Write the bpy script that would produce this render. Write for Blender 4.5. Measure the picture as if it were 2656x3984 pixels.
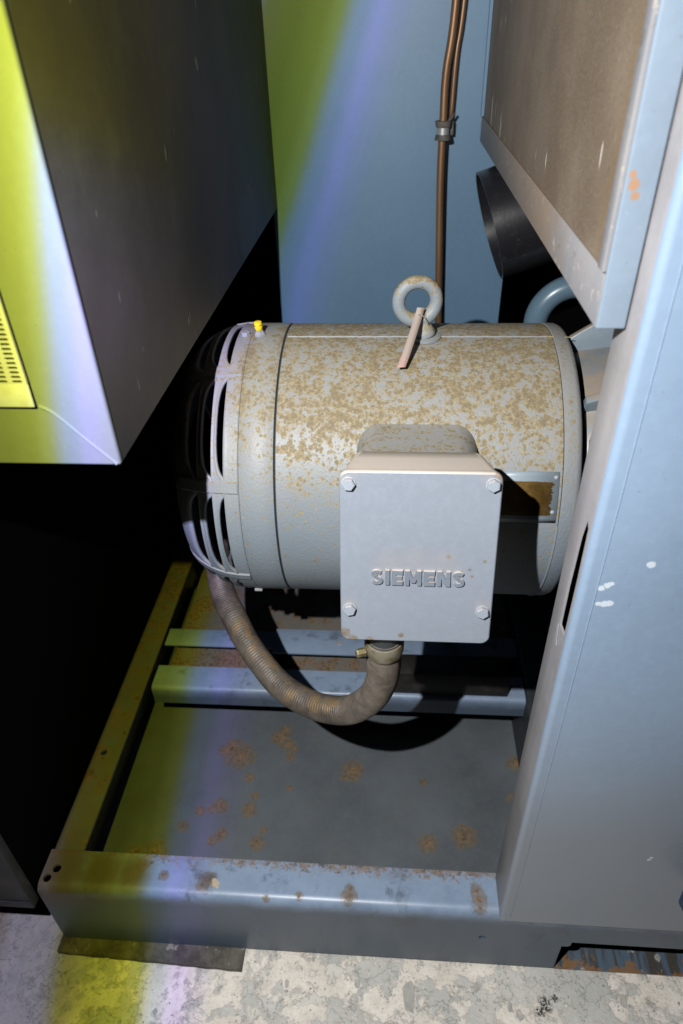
import bpy, bmesh, math, random
from mathutils import Vector, Matrix, noise
random.seed(7)
PI = math.pi
for o in list(bpy.data.objects): bpy.data.objects.remove(o)
S = bpy.context.scene
COL = S.collection

# ------------------------------------------------------------------ camera
R3 = Matrix(((0.99739185, -0.0181509, 0.06985726),
             (0.06704359, 0.59146171, -0.80354104),
             (-0.0267329, 0.80612877, 0.59113599)))
cam = bpy.data.cameras.new('camera'); camo = bpy.data.objects.new('camera', cam); COL.objects.link(camo)
camo.matrix_world = Matrix.Translation((0, 0, 1.0)) @ R3.to_4x4()
cam.sensor_fit = 'VERTICAL'; cam.sensor_height = 36; cam.sensor_width = 24; cam.lens = 24.03
cam.clip_start = .01; cam.clip_end = 50
cam.dof.use_dof = True; cam.dof.focus_distance = .66; cam.dof.aperture_fstop = 7.1
S.camera = camo
# ------------------------------------------------------------------ world
W = bpy.data.worlds.new('World'); S.world = W; W.use_nodes = True
W.node_tree.nodes['Background'].inputs[0].default_value = (.75, .85, 1, 1)
W.node_tree.nodes['Background'].inputs[1].default_value = .0006
S.view_settings.view_transform = 'Standard'; S.view_settings.look = 'None'
S.cycles.diffuse_bounces = 1
S.view_settings.exposure = 0; S.view_settings.gamma = 1
# ------------------------------------------------------------------ flash beside the camera, its left edge tinted by a gel
FLASH_POWER = 46
ld = bpy.data.lights.new('camera_flash', 'SPOT'); lo = bpy.data.objects.new('camera_flash', ld); COL.objects.link(lo)
lo.matrix_world = Matrix.Translation((-.1655, .022, 1.118)) @ R3.to_4x4()
ld.energy = FLASH_POWER; ld.spot_size = math.radians(150); ld.spot_blend = .35; ld.shadow_soft_size = .0045
ld.use_nodes = True
lt = ld.node_tree; lem = lt.nodes['Emission']
def LN(t, **k):
    n = lt.nodes.new(t)
    for a, b in k.items(): setattr(n, a, b)
    return n
def LM(op, a, b=0.0):
    n = LN('ShaderNodeMath', operation=op)
    for i, v in enumerate((a, b)):
        if hasattr(v, 'links'): lt.links.new(v, n.inputs[i])
        else: n.inputs[i].default_value = v
    return n.outputs[0]
tc = LN('ShaderNodeTexCoord'); sp = LN('ShaderNodeSeparateXYZ'); lt.links.new(tc.outputs['Normal'], sp.inputs[0])
negz = LM('MAXIMUM', LM('MULTIPLY', sp.outputs[2], -1), .05)
u_ = LM('DIVIDE', sp.outputs[0], negz); v_ = LM('DIVIDE', LM('MULTIPLY', sp.outputs[1], -1), negz)
fc = LN('ShaderNodeFloatCurve'); cv = fc.mapping.curves[0]
GP = [(-.7, .225), (-.597, .189), (-.484, .145), (-.359, .096), (-.25, .048), (-.113, .010), (.03, -.022), (.126, -.043), (.267, -.064), (.383, -.077), (.5, -.085), (.62, -.090), (.73, -.097), (.88, -.097)]
fc.mapping.use_clip = True
pts = [((v + .72) / 1.62, (g + .2) / .5) for v, g in GP]
cv.points[0].location = pts[0]; cv.points[1].location = pts[-1]
for p in pts[1:-1]: cv.points.new(*p)
fc.mapping.update()
lt.links.new(LM('DIVIDE', LM('ADD', v_, .72), 1.62), fc.inputs['Value'])
gv = LM('SUBTRACT', LM('MULTIPLY', fc.outputs[0], .5), .2)
s_ = LM('SUBTRACT', u_, gv)
cr = LN('ShaderNodeValToRGB'); cr.color_ramp.interpolation = 'EASE'
lt.links.new(LM('DIVIDE', LM('ADD', s_, .3), .6), cr.inputs[0])
RS = [(-.29, (.20, .15, .10)), (-.23, (.40, .32, .24)), (-.19, (.60, .56, .70)), (-.145, (.56, .53, .62)), (-.11, (.40, .37, .07)), (-.07, (.40, .41, .035)), (-.03, (.53, .54, .05)), (-.010, (.68, .70, .12)),
      (.022, (.76, .84, .98)), (.050, (1.02, .94, 1.44)), (.078, (1.0, .97, 1.16)), (.105, (1, 1, 1.0)), (.16, (1, 1, 1))]
els = cr.color_ramp.elements
els[0].position = (RS[0][0] + .3) / .6; els[0].color = (*RS[0][1], 1)
els[1].position = (RS[-1][0] + .3) / .6; els[1].color = (*RS[-1][1], 1)
for s, c in RS[1:-1]:
    e = els.new((s + .3) / .6); e.color = (*c, 1)
lt.links.new(cr.outputs[0], lem.inputs['Color'])
vg = LN('ShaderNodeMapRange', interpolation_type='SMOOTHSTEP')     # the upright flash head throws a narrower beam sideways
for i, q in enumerate((.45, 1.30, 1.0, .38)): vg.inputs[i + 1].default_value = q
lt.links.new(u_, vg.inputs[0]); lt.links.new(vg.outputs[0], lem.inputs['Strength'])

# ------------------------------------------------------------------ node helper
class M:
    def __init__(s, name):
        s.m = bpy.data.materials.new(name); s.m.use_nodes = True; s.t = s.m.node_tree
        s.b = s.t.nodes['Principled BSDF']
        s.co = s.n('ShaderNodeTexCoord').outputs['Object']
        g = s.n('ShaderNodeNewGeometry'); s.nz = s.sep(g.outputs['Normal'])[2]; s.N = g.outputs['Normal']; s.P = g.outputs['Position']
    def n(s, t, **k):
        x = s.t.nodes.new(t)
        for a, b in k.items(): setattr(x, a, b)
        return x
    def put(s, sock, v):
        if hasattr(v, 'links'): s.t.links.new(v, sock)
        else:
            if sock.type == 'RGBA' and hasattr(v, '__len__') and len(v) == 3: v = (*v, 1)
            sock.default_value = v
    def mt(s, op, a, b=0.0, c=0.0, clamp=False):
        x = s.n('ShaderNodeMath', operation=op, use_clamp=clamp)
        s.put(x.inputs[0], a); s.put(x.inputs[1], b); s.put(x.inputs[2], c)
        return x.outputs[0]
    def sep(s, v):
        x = s.n('ShaderNodeSeparateXYZ'); s.put(x.inputs[0], v); return x.outputs
    def ss(s, v, lo, hi, a=0.0, b=1.0):
        x = s.n('ShaderNodeMapRange', interpolation_type='SMOOTHSTEP')
        s.put(x.inputs[0], v); s.put(x.inputs[1], lo); s.put(x.inputs[2], hi); s.put(x.inputs[3], a); s.put(x.inputs[4], b)
        return x.outputs[0]
    def noise(s, sc, det=4, rough=.6, vec=None, stretch=None, dist=0.0):
        x = s.n('ShaderNodeTexNoise'); x.inputs['Scale'].default_value = sc; x.inputs['Detail'].default_value = det
        x.inputs['Roughness'].default_value = rough; x.inputs['Distortion'].default_value = dist
        v = vec or s.co
        if stretch:
            mp = s.n('ShaderNodeMapping'); s.put(mp.inputs[0], v); mp.inputs['Scale'].default_value = stretch; v = mp.outputs[0]
        s.put(x.inputs['Vector'], v); return x.outputs[0]
    def voro(s, sc, feature='F1', vec=None):
        x = s.n('ShaderNodeTexVoronoi', feature=feature); x.inputs['Scale'].default_value = sc
        s.put(x.inputs['Vector'], vec or s.co); return x.outputs[0]
    def mix(s, f, a, b):
        x = s.n('ShaderNodeMix', data_type='RGBA'); s.put(x.inputs[0], f); s.put(x.inputs[6], a); s.put(x.inputs[7], b); return x.outputs[2]
    def spots(s, L, distort=.6):
        """L of (x,y,z,r): 1 at the centre, 0 at r, edge broken by noise"""
        nz = s.mt('MULTIPLY', s.mt('SUBTRACT', s.mt('ADD', s.mt('MULTIPLY', s.noise(70, 4, .6), .42), s.mt('ADD', s.mt('MULTIPLY', s.noise(240, 5, .75), .33), s.mt('MULTIPLY', s.noise(760, 3, .6), .25))), .5), distort * 3.8)
        out = None
        for x, y, z, r in L:
            d = s.n('ShaderNodeVectorMath', operation='DISTANCE'); s.put(d.inputs[0], s.co); d.inputs[1].default_value = (x, y, z)
            q = s.mt('SUBTRACT', 1.0, s.mt('DIVIDE', d.outputs['Value'], r))
            out = q if out is None else s.mt('MAXIMUM', out, q)
        return s.mt('ADD', out, nz)
    def bump(s, h, st, dist=.001, prev=None):
        x = s.n('ShaderNodeBump'); x.inputs['Strength'].default_value = st; x.inputs['Distance'].default_value = dist
        s.put(x.inputs['Height'], h)
        if prev is not None: s.put(x.inputs['Normal'], prev)
        return x.outputs[0]
    def done(s, col, rough=.5, normal=None, metal=0.0, spec=.5, coat=0.0):
        s.put(s.b.inputs['Base Color'], col); s.put(s.b.inputs['Roughness'], rough); s.put(s.b.inputs['Metallic'], metal)
        s.b.inputs['Specular IOR Level'].default_value = spec
        if coat: s.b.inputs['Coat Weight'].default_value = coat
        if normal is not None: s.put(s.b.inputs['Normal'], normal)
        return s.m

RUST = (.17, .090, .035); RUSTD = (.07, .040, .022); RUSTL = (.25, .165, .08)
def painted(name, col, rough=.42, var=.12, dust=None, dustamt=.5, rustspots=None, rusthr=.74, rustscale=70, edge=None,
            peel=.15, scratch=0, stain=None, stripes=0, spec=.5, grime=.25, dark=(.03, .032, .035), low=None, halos=None, halocol=(.28, .245, .225), haloamt=.30):
    m = M(name)
    big = m.noise(5, 5, .6); fine = m.noise(160, 4, .65)
    c = m.mix(m.ss(big, .3, .7), tuple(x * (1 - var) for x in col), tuple(x * (1 + var) for x in col))
    c = m.mix(m.mt('MULTIPLY', m.ss(fine, .4, .75), .25), c, tuple(min(1, x * 1.25) for x in col))
    if grime:
        c = m.mix(m.mt('MULTIPLY', m.ss(m.noise(14, 6, .7), .5, .8), grime), c, (.16, .15, .13))
        c = m.mix(m.mt('MULTIPLY', m.ss(m.noise(330, 2, .5), .71, .76), .22), c, dark)
        c = m.mix(m.mt('MULTIPLY', m.ss(m.noise(410, 2, .5, stretch=(1, 1.1, .9)), .73, .78), .22), c, (.5, .5, .46))
    if dust:
        f = m.mt('MULTIPLY', m.mt('MULTIPLY', m.ss(m.nz, .25, .8), dustamt), m.ss(m.noise(30, 5, .65), .25 - .3 * (dustamt >= 1), .7 - .35 * (dustamt >= 1)))
        c = m.mix(f, c, dust)
    rgh = rough
    masks = []
    if rusthr < 1:
        rn = m.mt('ADD', m.mt('MULTIPLY', m.noise(rustscale, 6, .7), .6), m.mt('MULTIPLY', m.noise(rustscale * .16, 3, .5), .4))
        masks.append(m.ss(rn, rusthr * .82, rusthr * .82 + .05))
    if edge:   # (axis, coordinate, width) rust creeping from an edge
        for ax, cc, w in edge:
            d = m.mt('DIVIDE', m.mt('ABSOLUTE', m.mt('SUBTRACT', m.sep(m.co)[ax], cc)), w)
            q = m.mt('SUBTRACT', m.noise(130, 6, .8), m.mt('MULTIPLY', d, .12))
            masks.append(m.mt('MULTIPLY', m.ss(q, .37, .50), m.ss(m.noise(30, 4), .30, .50)))
    halo = None
    if rustspots:
        q = m.spots(rustspots); masks.append(m.ss(q, .38, .95)); halo = m.ss(q, .0, .30)
        c = m.mix(m.mt('MULTIPLY', halo, .62), c, m.mix(m.ss(m.noise(150, 4, .7), .35, .65), (.20, .15, .085), (.13, .085, .035)))
    if masks:
        r = masks[0]
        for k in masks[1:]: r = m.mt('MAXIMUM', r, k)
        rc = m.mix(m.ss(m.noise(260, 4, .7), .35, .65), RUST, RUSTL)
        rc = m.mix(m.ss(m.noise(190, 4, .7, stretch=(1, 1, 1.2)), .48, .60), rc, RUSTD)
        c = m.mix(m.mt('MULTIPLY', r, .78), c, rc)
        rgh = m.mt('ADD', rough, m.mt('MULTIPLY', r, .4), clamp=True)
    if scratch:
        q = m.noise(75, 2, .4, stretch=(1, 1, .3)); c = m.mix(m.mt('MULTIPLY', m.ss(q, .74, .77), scratch), c, (.75, .74, .7))
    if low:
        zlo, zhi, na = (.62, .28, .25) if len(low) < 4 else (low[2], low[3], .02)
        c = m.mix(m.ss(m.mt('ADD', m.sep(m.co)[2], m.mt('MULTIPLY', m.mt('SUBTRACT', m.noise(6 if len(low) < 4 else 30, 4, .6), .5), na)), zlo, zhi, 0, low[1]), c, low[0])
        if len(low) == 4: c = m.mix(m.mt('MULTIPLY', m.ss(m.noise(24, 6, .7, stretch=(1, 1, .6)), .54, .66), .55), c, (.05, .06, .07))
    if halos:
        c = m.mix(m.mt('MULTIPLY', m.ss(m.spots(halos, .2), .0, .8), haloamt), c, halocol)
    if stain:
        q = m.spots(stain[0], .5); c = m.mix(m.mt('MULTIPLY', m.ss(q, .20, .40), stain[2]), c, stain[1])
    h = m.noise(700, 2, .5)
    nrm = m.bump(h, peel, .0006)
    if masks: nrm = m.bump(m.mt('MULTIPLY', r, m.noise(400, 3, .6)), .4, .0012, nrm)
    nrm = m.bump(m.noise(7, 2, .5), .25, .004, nrm)
    return m.done(c, rgh, nrm, spec=spec)

BLUE = (.105, .185, .275)
mat_wall = painted('wall_blue_paint', (.095, .175, .265), .5, .05, rusthr=1, grime=.06, peel=.08)
mat_cab = painted('cabinet_paint', (.165, .185, .225), .42, .04, rusthr=1, grime=.04, peel=.05)
mat_cabside = painted('dusty_cabinet_side', (.085, .076, .068), .6, .25, rusthr=1, grime=.4, scratch=.35, peel=.1,
                      stain=([(-.179, .86, .787, .055), (-.179, .90, .80, .05), (-.179, .89, .77, .03)], (.15, .135, .12), .6))
mat_post = painted('post_paint', (.225, .305, .415), .40, .06, rusthr=1, grime=.08, peel=.06, low=((.222, .232, .255), .75),
                   stain=([(.1811, .372, .686, .0042), (.1555, .372, .6662, .0042), (.1515, .372, .6628, .0036), (.158, .372, .6675, .003), (.1565, .372, .648, .0042), (.1605, .372, .6485, .0042), (.1525, .372, .6478, .003), (.271, .372, .2925, .003), (.2725, .372, .2965, .0026), (.30, .372, .34, .0028)], (.62, .68, .74), .8))
mat_rim = painted('rim_paint', (.19, .24, .30), .42, .06, rusthr=1, grime=.1, peel=.06, stain=([(.1235, .3965, .923, .0045), (.1255, .3965, .9175, .003), (.1222, .3965, .928, .003)], (.33, .17, .07), .8))
mat_postside = painted('post_return_paint', (.30, .29, .30), .5, .2, rusthr=.86, grime=.3, peel=.1)
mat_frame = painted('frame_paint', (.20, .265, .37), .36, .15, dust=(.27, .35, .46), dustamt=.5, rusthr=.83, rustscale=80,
                    edge=[(1, .424, .010)], peel=.1, grime=.4, low=((.052, .076, .108), .88, .145, .118),  # low: front face darkened in colour to offset floor bounce, with dirt smudges
                    halos=[(-.405, .40, .143, .075), (-.35, .40, .143, .05), (-.31, .40, .143, .035)], halocol=(.105, .07, .028), haloamt=.85,
                    stain=([(-.2037, .3926, .143, .0055), (-.2060, .3965, .143, .004), (-.2010, .389, .143, .003)], (.50, .40, .27), .9),
                    rustspots=[(-.215, .397, .143, .013), (-.22, .39, .143, .01), (-.04, .387, .143, .012), (-.04, .395, .143, .008), (.115, .392, .143, .011), (.113, .402, .143, .01), (.115, .384, .14, .009), (-.14, .38, .14, .006), (-.30, .41, .143, .01), (-.27, .40, .143, .008), (-.10, .385, .142, .006)])
mat_rail = painted('rail_paint', (.12, .14, .14), .5, .3, dust=(.17, .12, .06), dustamt=.8, rusthr=.60, rustscale=60, peel=.1, grime=.4)
pan_spots = []
def _hp(px, py, z):  # kept as plain numbers: positions on the pan measured once in metres
    return None
for x, y, r in [(-.236, .652, .028), (-.25, .665, .022), (-.262, .662, .014), (-.175, .69, .02), (-.16, .678, .014), (-.168, .705, .012), (-.155, .655, .01), (-.15, .67, .008),
                (-.205, .56, .014), (-.215, .615, .01), (-.25, .565, .014), (-.262, .56, .01), (-.28, .555, .01), (-.24, .52, .012), (-.252, .51, .01), (-.185, .51, .014), (-.178, .53, .006),
                (-.05, .635, .022), (-.06, .625, .012), (.118, .535, .022), (.122, .545, .01), (.065, .522, .016), (-.20, .585, .008), (-.15, .60, .007), (.20, .60, .014), (.21, .66, .018), (.06, .62, .007), (-.30, .53, .012), (-.33, .49, .02), (-.36, .485, .018)]:
    pan_spots.append((x, y, .02, r))
mat_pan = painted('pan_paint', (.108, .122, .134), .42, .22, rusthr=.88, rustscale=60, rustspots=pan_spots, grime=.4, peel=.1,
                  edge=[(1, .45, .02)])
mat_sheet = painted('rusted_sheet', (.15, .15, .14), .55, .2, rusthr=.585, rustscale=26, grime=.4, peel=.15, dust=(.22, .16, .10), dustamt=.4)
mat_black = M('black_foam'); mat_black = mat_black.done((.004, .004, .004), .95, spec=.0)
mat_dark = painted('dark_steel', (.03, .036, .04), .5, .2, rusthr=1, grime=.3)
mat_mount = painted('oily_mount', (.012, .009, .006), .6, .3, rusthr=.8, grime=.4)
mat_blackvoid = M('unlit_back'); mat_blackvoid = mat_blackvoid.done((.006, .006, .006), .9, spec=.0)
mat_pipeblue = painted('pipe_blue_paint', (.10, .16, .21), .3, .1, rusthr=1, grime=.15, peel=.05)
mat_housing = painted('housing_paint', (.15, .19, .22), .38, .12, dust=(.30, .22, .14), dustamt=.85, rusthr=.82, grime=.35, peel=.2)
m = M('lip_paint'); yl = m.sep(m.co)[1]
c = m.mix(m.ss(m.noise(14, 4), .3, .7), (.21, .215, .235), (.26, .25, .25))
c = m.mix(m.ss(m.mt('ADD', yl, m.mt('MULTIPLY', m.mt('SUBTRACT', m.noise(26, 6, .7), .5), .16)), .47, .60, 0, .85), c, (.24, .175, .115))
c = m.mix(m.mt('MULTIPLY', m.ss(m.noise(120, 5, .7), .60, .66), .6), c, (.48, .42, .34))
c = m.mix(m.mt('MULTIPLY', m.ss(m.noise(40, 5, .7), .60, .66), .5), c, (.14, .11, .08))
mat_lip = m.done(c, .42, m.bump(m.noise(500, 3), .15, .0006))
mat_bolt = painted('bolt_paint', (.25, .28, .32), .4, .1, dust=(.42, .31, .25), dustamt=.6, rusthr=.86, grime=.2, peel=.2)
mat_plate = painted('terminal_cover_paint', (.20, .225, .265), .42, .05, dust=(.50, .44, .375), dustamt=1.0, rusthr=.88, rustscale=90, grime=.1, peel=.22,
                    rustspots=[(.086, .458, .700, .006), (-.038, .423, .556, .006), (-.03, .421, .549, .006), (-.015, .421, .549, .005), (.05, .44, .632, .0028), (.068, .437, .62, .0022), (.07, .436, .614, .0022), (.061, .437, .618, .002), (.08, .44, .628, .002), (.0, .438, .618, .002), (.012, .423, .555, .003)],
                    halos=[(.0, .437, .624, .022), (.02, .437, .624, .024), (.045, .437, .624, .022), (-.033, .4555, .699, .014), (.0816, .4555, .700, .014), (-.0329, .430, .585, .012), (.081, .430, .586, .012)])
mat_tip = painted('letter_paint', (.150, .175, .210), .36, .12, dust=(.52, .45, .40), dustamt=1.0, rusthr=1, grime=.1, peel=.5)

def motor_mat(name, thr=.0, amt=1.0, edge=None):
    m = M(name)
    base = m.mix(m.ss(m.noise(6, 4, .6), .3, .7), (.170, .208, .245), (.205, .238, .265))
    # dusty film where the casting faces up
    up = m.ss(m.nz, -.15, .9)
    base = m.mix(m.mt('MULTIPLY', up, .75), base, (.285, .272, .25))
    # mould and rust blooms, dense along the top, thinning downwards
    wv = m.n('ShaderNodeTexNoise'); wv.inputs['Scale'].default_value = 120; wv.inputs['Detail'].default_value = 3; m.put(wv.inputs['Vector'], m.co)
    wob = m.n('ShaderNodeVectorMath', operation='MULTIPLY_ADD'); m.put(wob.inputs[0], wv.outputs['Color']); wob.inputs[1].default_value = (.0050,) * 3; m.put(wob.inputs[2], m.co)
    v1 = m.voro(175, vec=wob.outputs[0]); v2 = m.voro(330, vec=wob.outputs[0]); n2 = m.noise(72, 4, .6); n3 = m.noise(420, 4, .7)
    f = m.mt('SUBTRACT', m.mt('ADD', m.mt('MULTIPLY', n2, .55), m.mt('MULTIPLY', n3, .30)), m.mt('MINIMUM', m.mt('MULTIPLY', v1, .30), m.mt('ADD', m.mt('MULTIPLY', v2, .34), .035)))
    f = m.mt('ADD', f, .26)
    tx = m.mt('DIVIDE', m.mt('ADD', m.nz, .3, clamp=True), 1.3)
    t = m.mt('SUBTRACT', .662 + thr, m.mt('MULTIPLY', m.mt('POWER', tx, 2.1), .285))
    big = m.mt('MULTIPLY', m.mt('SUBTRACT', m.noise(13, 4, .55), .5), .20)
    t = m.mt('ADD', t, big)
    if edge is not None:
        for cc in edge:
            d = m.mt('ABSOLUTE', m.mt('SUBTRACT', m.sep(m.co)[0], cc))
            t = m.mt('SUBTRACT', t, m.ss(d, .0, .012, .05, 0))
    mask = m.ss(m.mt('SUBTRACT', f, t), -.022, .055)
    halo = m.ss(m.mt('SUBTRACT', f, t), -.07, .02)
    mc = m.mix(m.ss(m.noise(260, 5, .75), .38, .62), (.135, .100, .042), (.31, .242, .128))
    mc = m.mix(m.ss(m.noise(420, 2, .5), .66, .70), mc, (.42, .30, .07))
    mc = m.mix(m.mt('MULTIPLY', m.ss(m.mt('SUBTRACT', f, t), .05, .15), .6), mc, (.14, .10, .045))
    c = m.mix(m.mt('MULTIPLY', halo, .35), base, (.27, .23, .14))
    c = m.mix(m.mt('MULTIPLY', mask, .78 * amt), c, mc)
    fl_ = m.mt('MULTIPLY', m.ss(m.noise(210, 5, .72, dist=.4), .565, .63), m.mt('MULTIPLY', m.ss(m.nz, -.25, .35), m.ss(m.noise(22, 3), .38, .55)))
    c = m.mix(m.mt('MULTIPLY', fl_, .7), c, (.27, .205, .10))
    # tiny glints of ochre
    c = m.mix(m.mt('MULTIPLY', m.ss(m.noise(360, 2, .5, stretch=(1, 1, .9)), .68, .72), .7), c, (.40, .29, .10))
    rg = m.mt('ADD', .48, m.mt('MULTIPLY', mask, .25))
    nr = m.bump(m.noise(330, 3, .55), .40, .0012)
    nr = m.bump(m.mt('MULTIPLY', mask, -1.0), .12, .0008, nr)
    return m.done(c, rg, nr, spec=.34)
mat_motor = motor_mat('motor_shell_paint', 0, 1, edge=[.168])
mat_shield = motor_mat('end_shield_paint', .045, .9, edge=[-.1166, -.152])
mat_ring = motor_mat('end_ring_paint', .13, .7)
mat_cowl = motor_mat('cowl_paint', .085, .8, edge=[-.153])
mat_neck = motor_mat('neck_paint', .075, 1)
mat_eye = motor_mat('eyebolt_paint', -.02, 1)

m = M('bare_nameplate'); X, Y_, Z_ = m.sep(m.co)
br = m.mix(m.ss(m.noise(90, 5, .7, stretch=(.6, 1, 1)), .35, .65), (.085, .050, .014), (.15, .092, .026))
row = m.mt('FRACT', m.mt('MULTIPLY', Z_, 260)); line = m.mt('MAXIMUM', m.mt('LESS_THAN', row, .12), m.mt('MULTIPLY', m.mt('MULTIPLY', m.mt('GREATER_THAN', row, .4), m.mt('LESS_THAN', row, .78)), m.ss(m.noise(900, 2, .5, stretch=(1, 1, .3)), .52, .58)))
colm = m.mt('LESS_THAN', m.mt('FRACT', m.mt('MULTIPLY', m.mt('ADD', X, m.mt('MULTIPLY', m.mt('FLOOR', m.mt('MULTIPLY', Z_, 260)), .0063)), 60)), .03)
br = m.mix(m.mt('MULTIPLY', m.mt('MAXIMUM', line, colm), .45), br, (.03, .015, .005))
edgex = m.mt('ADD', X, m.mt('MULTIPLY', m.mt('SUBTRACT', m.noise(260, 3, .6, stretch=(.12, 1, 1)), .5), .016))
inside = m.mt('MULTIPLY', m.ss(edgex, .1595, .158), m.mt('MULTIPLY', m.ss(Z_, .5905, .592), m.ss(m.mt('ADD', Z_, m.mt('MULTIPLY', m.noise(60, 3), .003)), .6265, .6255)))
mat_name = m.done(m.mix(inside, (.25, .30, .34), br), m.mix(inside, (.4,) * 3, (.3,) * 3), m.bump(m.noise(300, 3), .15, .0006), spec=.5)

m = M('conduit_weathered'); g1 = m.ss(m.noise(40, 5, .7), .35, .65)
c = m.mix(g1, (.070, .060, .050), (.14, .118, .095))
c = m.mix(m.mt('MULTIPLY', m.ss(m.spots([(-.064, .492, .366, .014), (-.082, .498, .360, .014), (-.135, .535, .362, .007), (-.15, .55, .372, .007)], .55), .15, .5), .75), c, (.17, .115, .055))
c = m.mix(m.mt('MULTIPLY', m.ss(m.mt('ADD', m.noise(28, 5, .7), m.mt('MULTIPLY', m.nz, .09)), .62, .72), .7), c, (.20, .13, .06))
mat_hose = m.done(c, .5, m.bump(m.noise(280, 4, .7), .5, .0012), spec=.5, metal=.15)
m = M('gland_dirty_metal'); mat_gland = m.done(m.mix(m.ss(m.noise(55, 4, .6), .4, .6), (.13, .105, .030), (.27, .245, .18)), .42, m.bump(m.noise(600, 4, .7), .8, .001), metal=.35)
m = M('copper'); mat_copper = m.done(m.mix(m.ss(m.noise(30, 4, .6, stretch=(1, 1, .15)), .35, .65), (.155, .082, .040), (.24, .135, .068)), .45, m.bump(m.noise(200, 3), .1, .0005), metal=.5)
m = M('rubber_grey'); mat_rubber = m.done(m.mix(m.ss(m.noise(60, 4), .35, .65), (.045, .042, .038), (.10, .09, .08)), .7)
m = M('clamp_steel'); mat_clamp = m.done((.42, .42, .42), .4, metal=.6)
m = M('black_plastic_duct'); mat_duct = m.done(m.mix(m.ss(m.noise(120, 4, .7), .55, .75), (.014, .014, .016), (.035, .035, .035)), .30, m.bump(m.noise(90, 3), .08, .002), spec=.6)
m = M('yellow_cap'); mat_yellow = m.done(m.mix(m.ss(m.noise(200, 3), .3, .7), (.72, .50, .01), (.85, .66, .03)), .45)
m = M('pink_paper'); zz = m.sep(m.co)[2]
mat_paper = m.done(m.mix(m.ss(zz, .705, .725), m.mix(m.ss(m.noise(300, 3), .3, .7), (.40, .235, .205), (.46, .28, .25)), (.34, .28, .24)), .8, m.bump(m.noise(500, 3), .2, .0004), spec=.2)
m = M('wire'); mat_wire = m.done((.45, .47, .45), .4, metal=.5)
m = M('grille_blue_tint'); mat_grille = m.done(m.mix(m.ss(m.noise(60, 5, .7), .45, .7), (.46, .46, .95), (.42, .40, .70)), .5, m.bump(m.noise(400, 3), .2, .0006))  # blue put into the base colour against the yellow flash, to read whiter
m = M('grille_backing'); mat_backing = m.done((.16, .13, .20), .7)
m = M('knob_blue'); mat_knob = m.done((.012, .03, .07), .35)

m = M('dusty_insulation'); yy = m.sep(m.co)[1]
c = m.mix(m.ss(m.noise(9, 5, .6), .3, .7), (.140, .102, .068), (.20, .155, .110))
c = m.mix(m.mt('MULTIPLY', m.ss(m.noise(500, 3, .6), .5, .70), .25), c, (.38, .32, .25))
c = m.mix(m.mt('MULTIPLY', m.ss(m.noise(480, 3, .6, stretch=(1, 1, .9)), .55, .66), .5), c, (.09, .07, .05))
c = m.mix(m.mt('MULTIPLY', m.ss(m.noise(62, 2, .4, stretch=(1, 1, .3)), .715, .75), .7), c, (.72, .68, .60))
c = m.mix(m.mt('MULTIPLY', m.ss(m.mt('ADD', m.mt('MULTIPLY', yy, -1), m.mt('MULTIPLY', m.noise(50, 4), .02)), -.434, -.421), .45), c, (.17, .115, .06))
mat_insul = m.done(c, .62, m.bump(m.noise(650, 3, .6), .35, .0008), spec=.4)

# concrete: cream slab under flaking grey floor paint
m = M('concrete_flaking_paint')
cream = m.mix(m.ss(m.noise(20, 6, .65), .3, .7), (.72, .665, .58), (.90, .84, .75))
cream = m.mix(m.mt('MULTIPLY', m.ss(m.noise(260, 4, .7), .52, .7), .5), cream, (.34, .29, .22))
n_a = m.noise(13, 10, .62, dist=.15); n_b = m.noise(60, 8, .68, dist=.1)
paint = m.ss(m.mt('SUBTRACT', m.mt('ADD', m.mt('MULTIPLY', n_a, .7), m.mt('MULTIPLY', n_b, .3)), m.ss(m.sep(m.co)[1], .33, .20, 0, .05)), .488, .530)
white = m.ss(m.mt('ADD', m.mt('MULTIPLY', m.noise(27, 9, .64, dist=.15), .75), m.mt('MULTIPLY', n_b, .25)), .53, .545)
gcol = m.mix(m.ss(m.noise(9, 4), .35, .65), (.46, .47, .44), (.60, .60, .56))
gcol = m.mix(m.mt('MULTIPLY', m.ss(m.noise(130, 5, .7), .5, .7), .4), gcol, (.50, .50, .46))
c = m.mix(white, cream, (.72, .69, .62))
c = m.mix(m.mt('MULTIPLY', paint, .8), c, gcol)
c = m.mix(m.mt('MULTIPLY', m.ss(m.noise(48, 7, .72, dist=.1), .50, .64), .25), c, (.45, .40, .33))
c = m.mix(m.mt('MULTIPLY', m.ss(m.noise(150, 6, .75), .58, .66), .5), c, (.30, .26, .20))
# thin dark rim along the peeled edges
rim = m.mt('MULTIPLY', m.ss(m.mt('ADD', m.mt('MULTIPLY', n_a, .7), m.mt('MULTIPLY', n_b, .3)), .470, .488), m.mt('SUBTRACT', 1, paint))
c = m.mix(m.mt('MULTIPLY', rim, .05), c, (.25, .21, .16))
c = m.mix(m.mt('MULTIPLY', m.ss(m.noise(75, 6, .75), .64, .70), .7), c, (.15, .12, .085))
c = m.mix(m.mt('MULTIPLY', m.ss(m.noise(290, 2, .5), .68, .72), .8), c, (.80, .78, .72))
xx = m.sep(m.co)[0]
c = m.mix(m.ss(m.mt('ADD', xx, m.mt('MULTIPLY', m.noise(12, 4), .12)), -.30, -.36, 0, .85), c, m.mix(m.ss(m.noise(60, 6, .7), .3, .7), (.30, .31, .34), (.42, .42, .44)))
q = m.spots([(.205, .337, 0, .012), (.197, .330, 0, .008), (.216, .343, 0, .006)], .7)
c = m.mix(m.mt('MULTIPLY', m.ss(q, .15, .45), m.ss(m.noise(330, 4, .7), .42, .52)), c, (.05, .045, .035))
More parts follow.
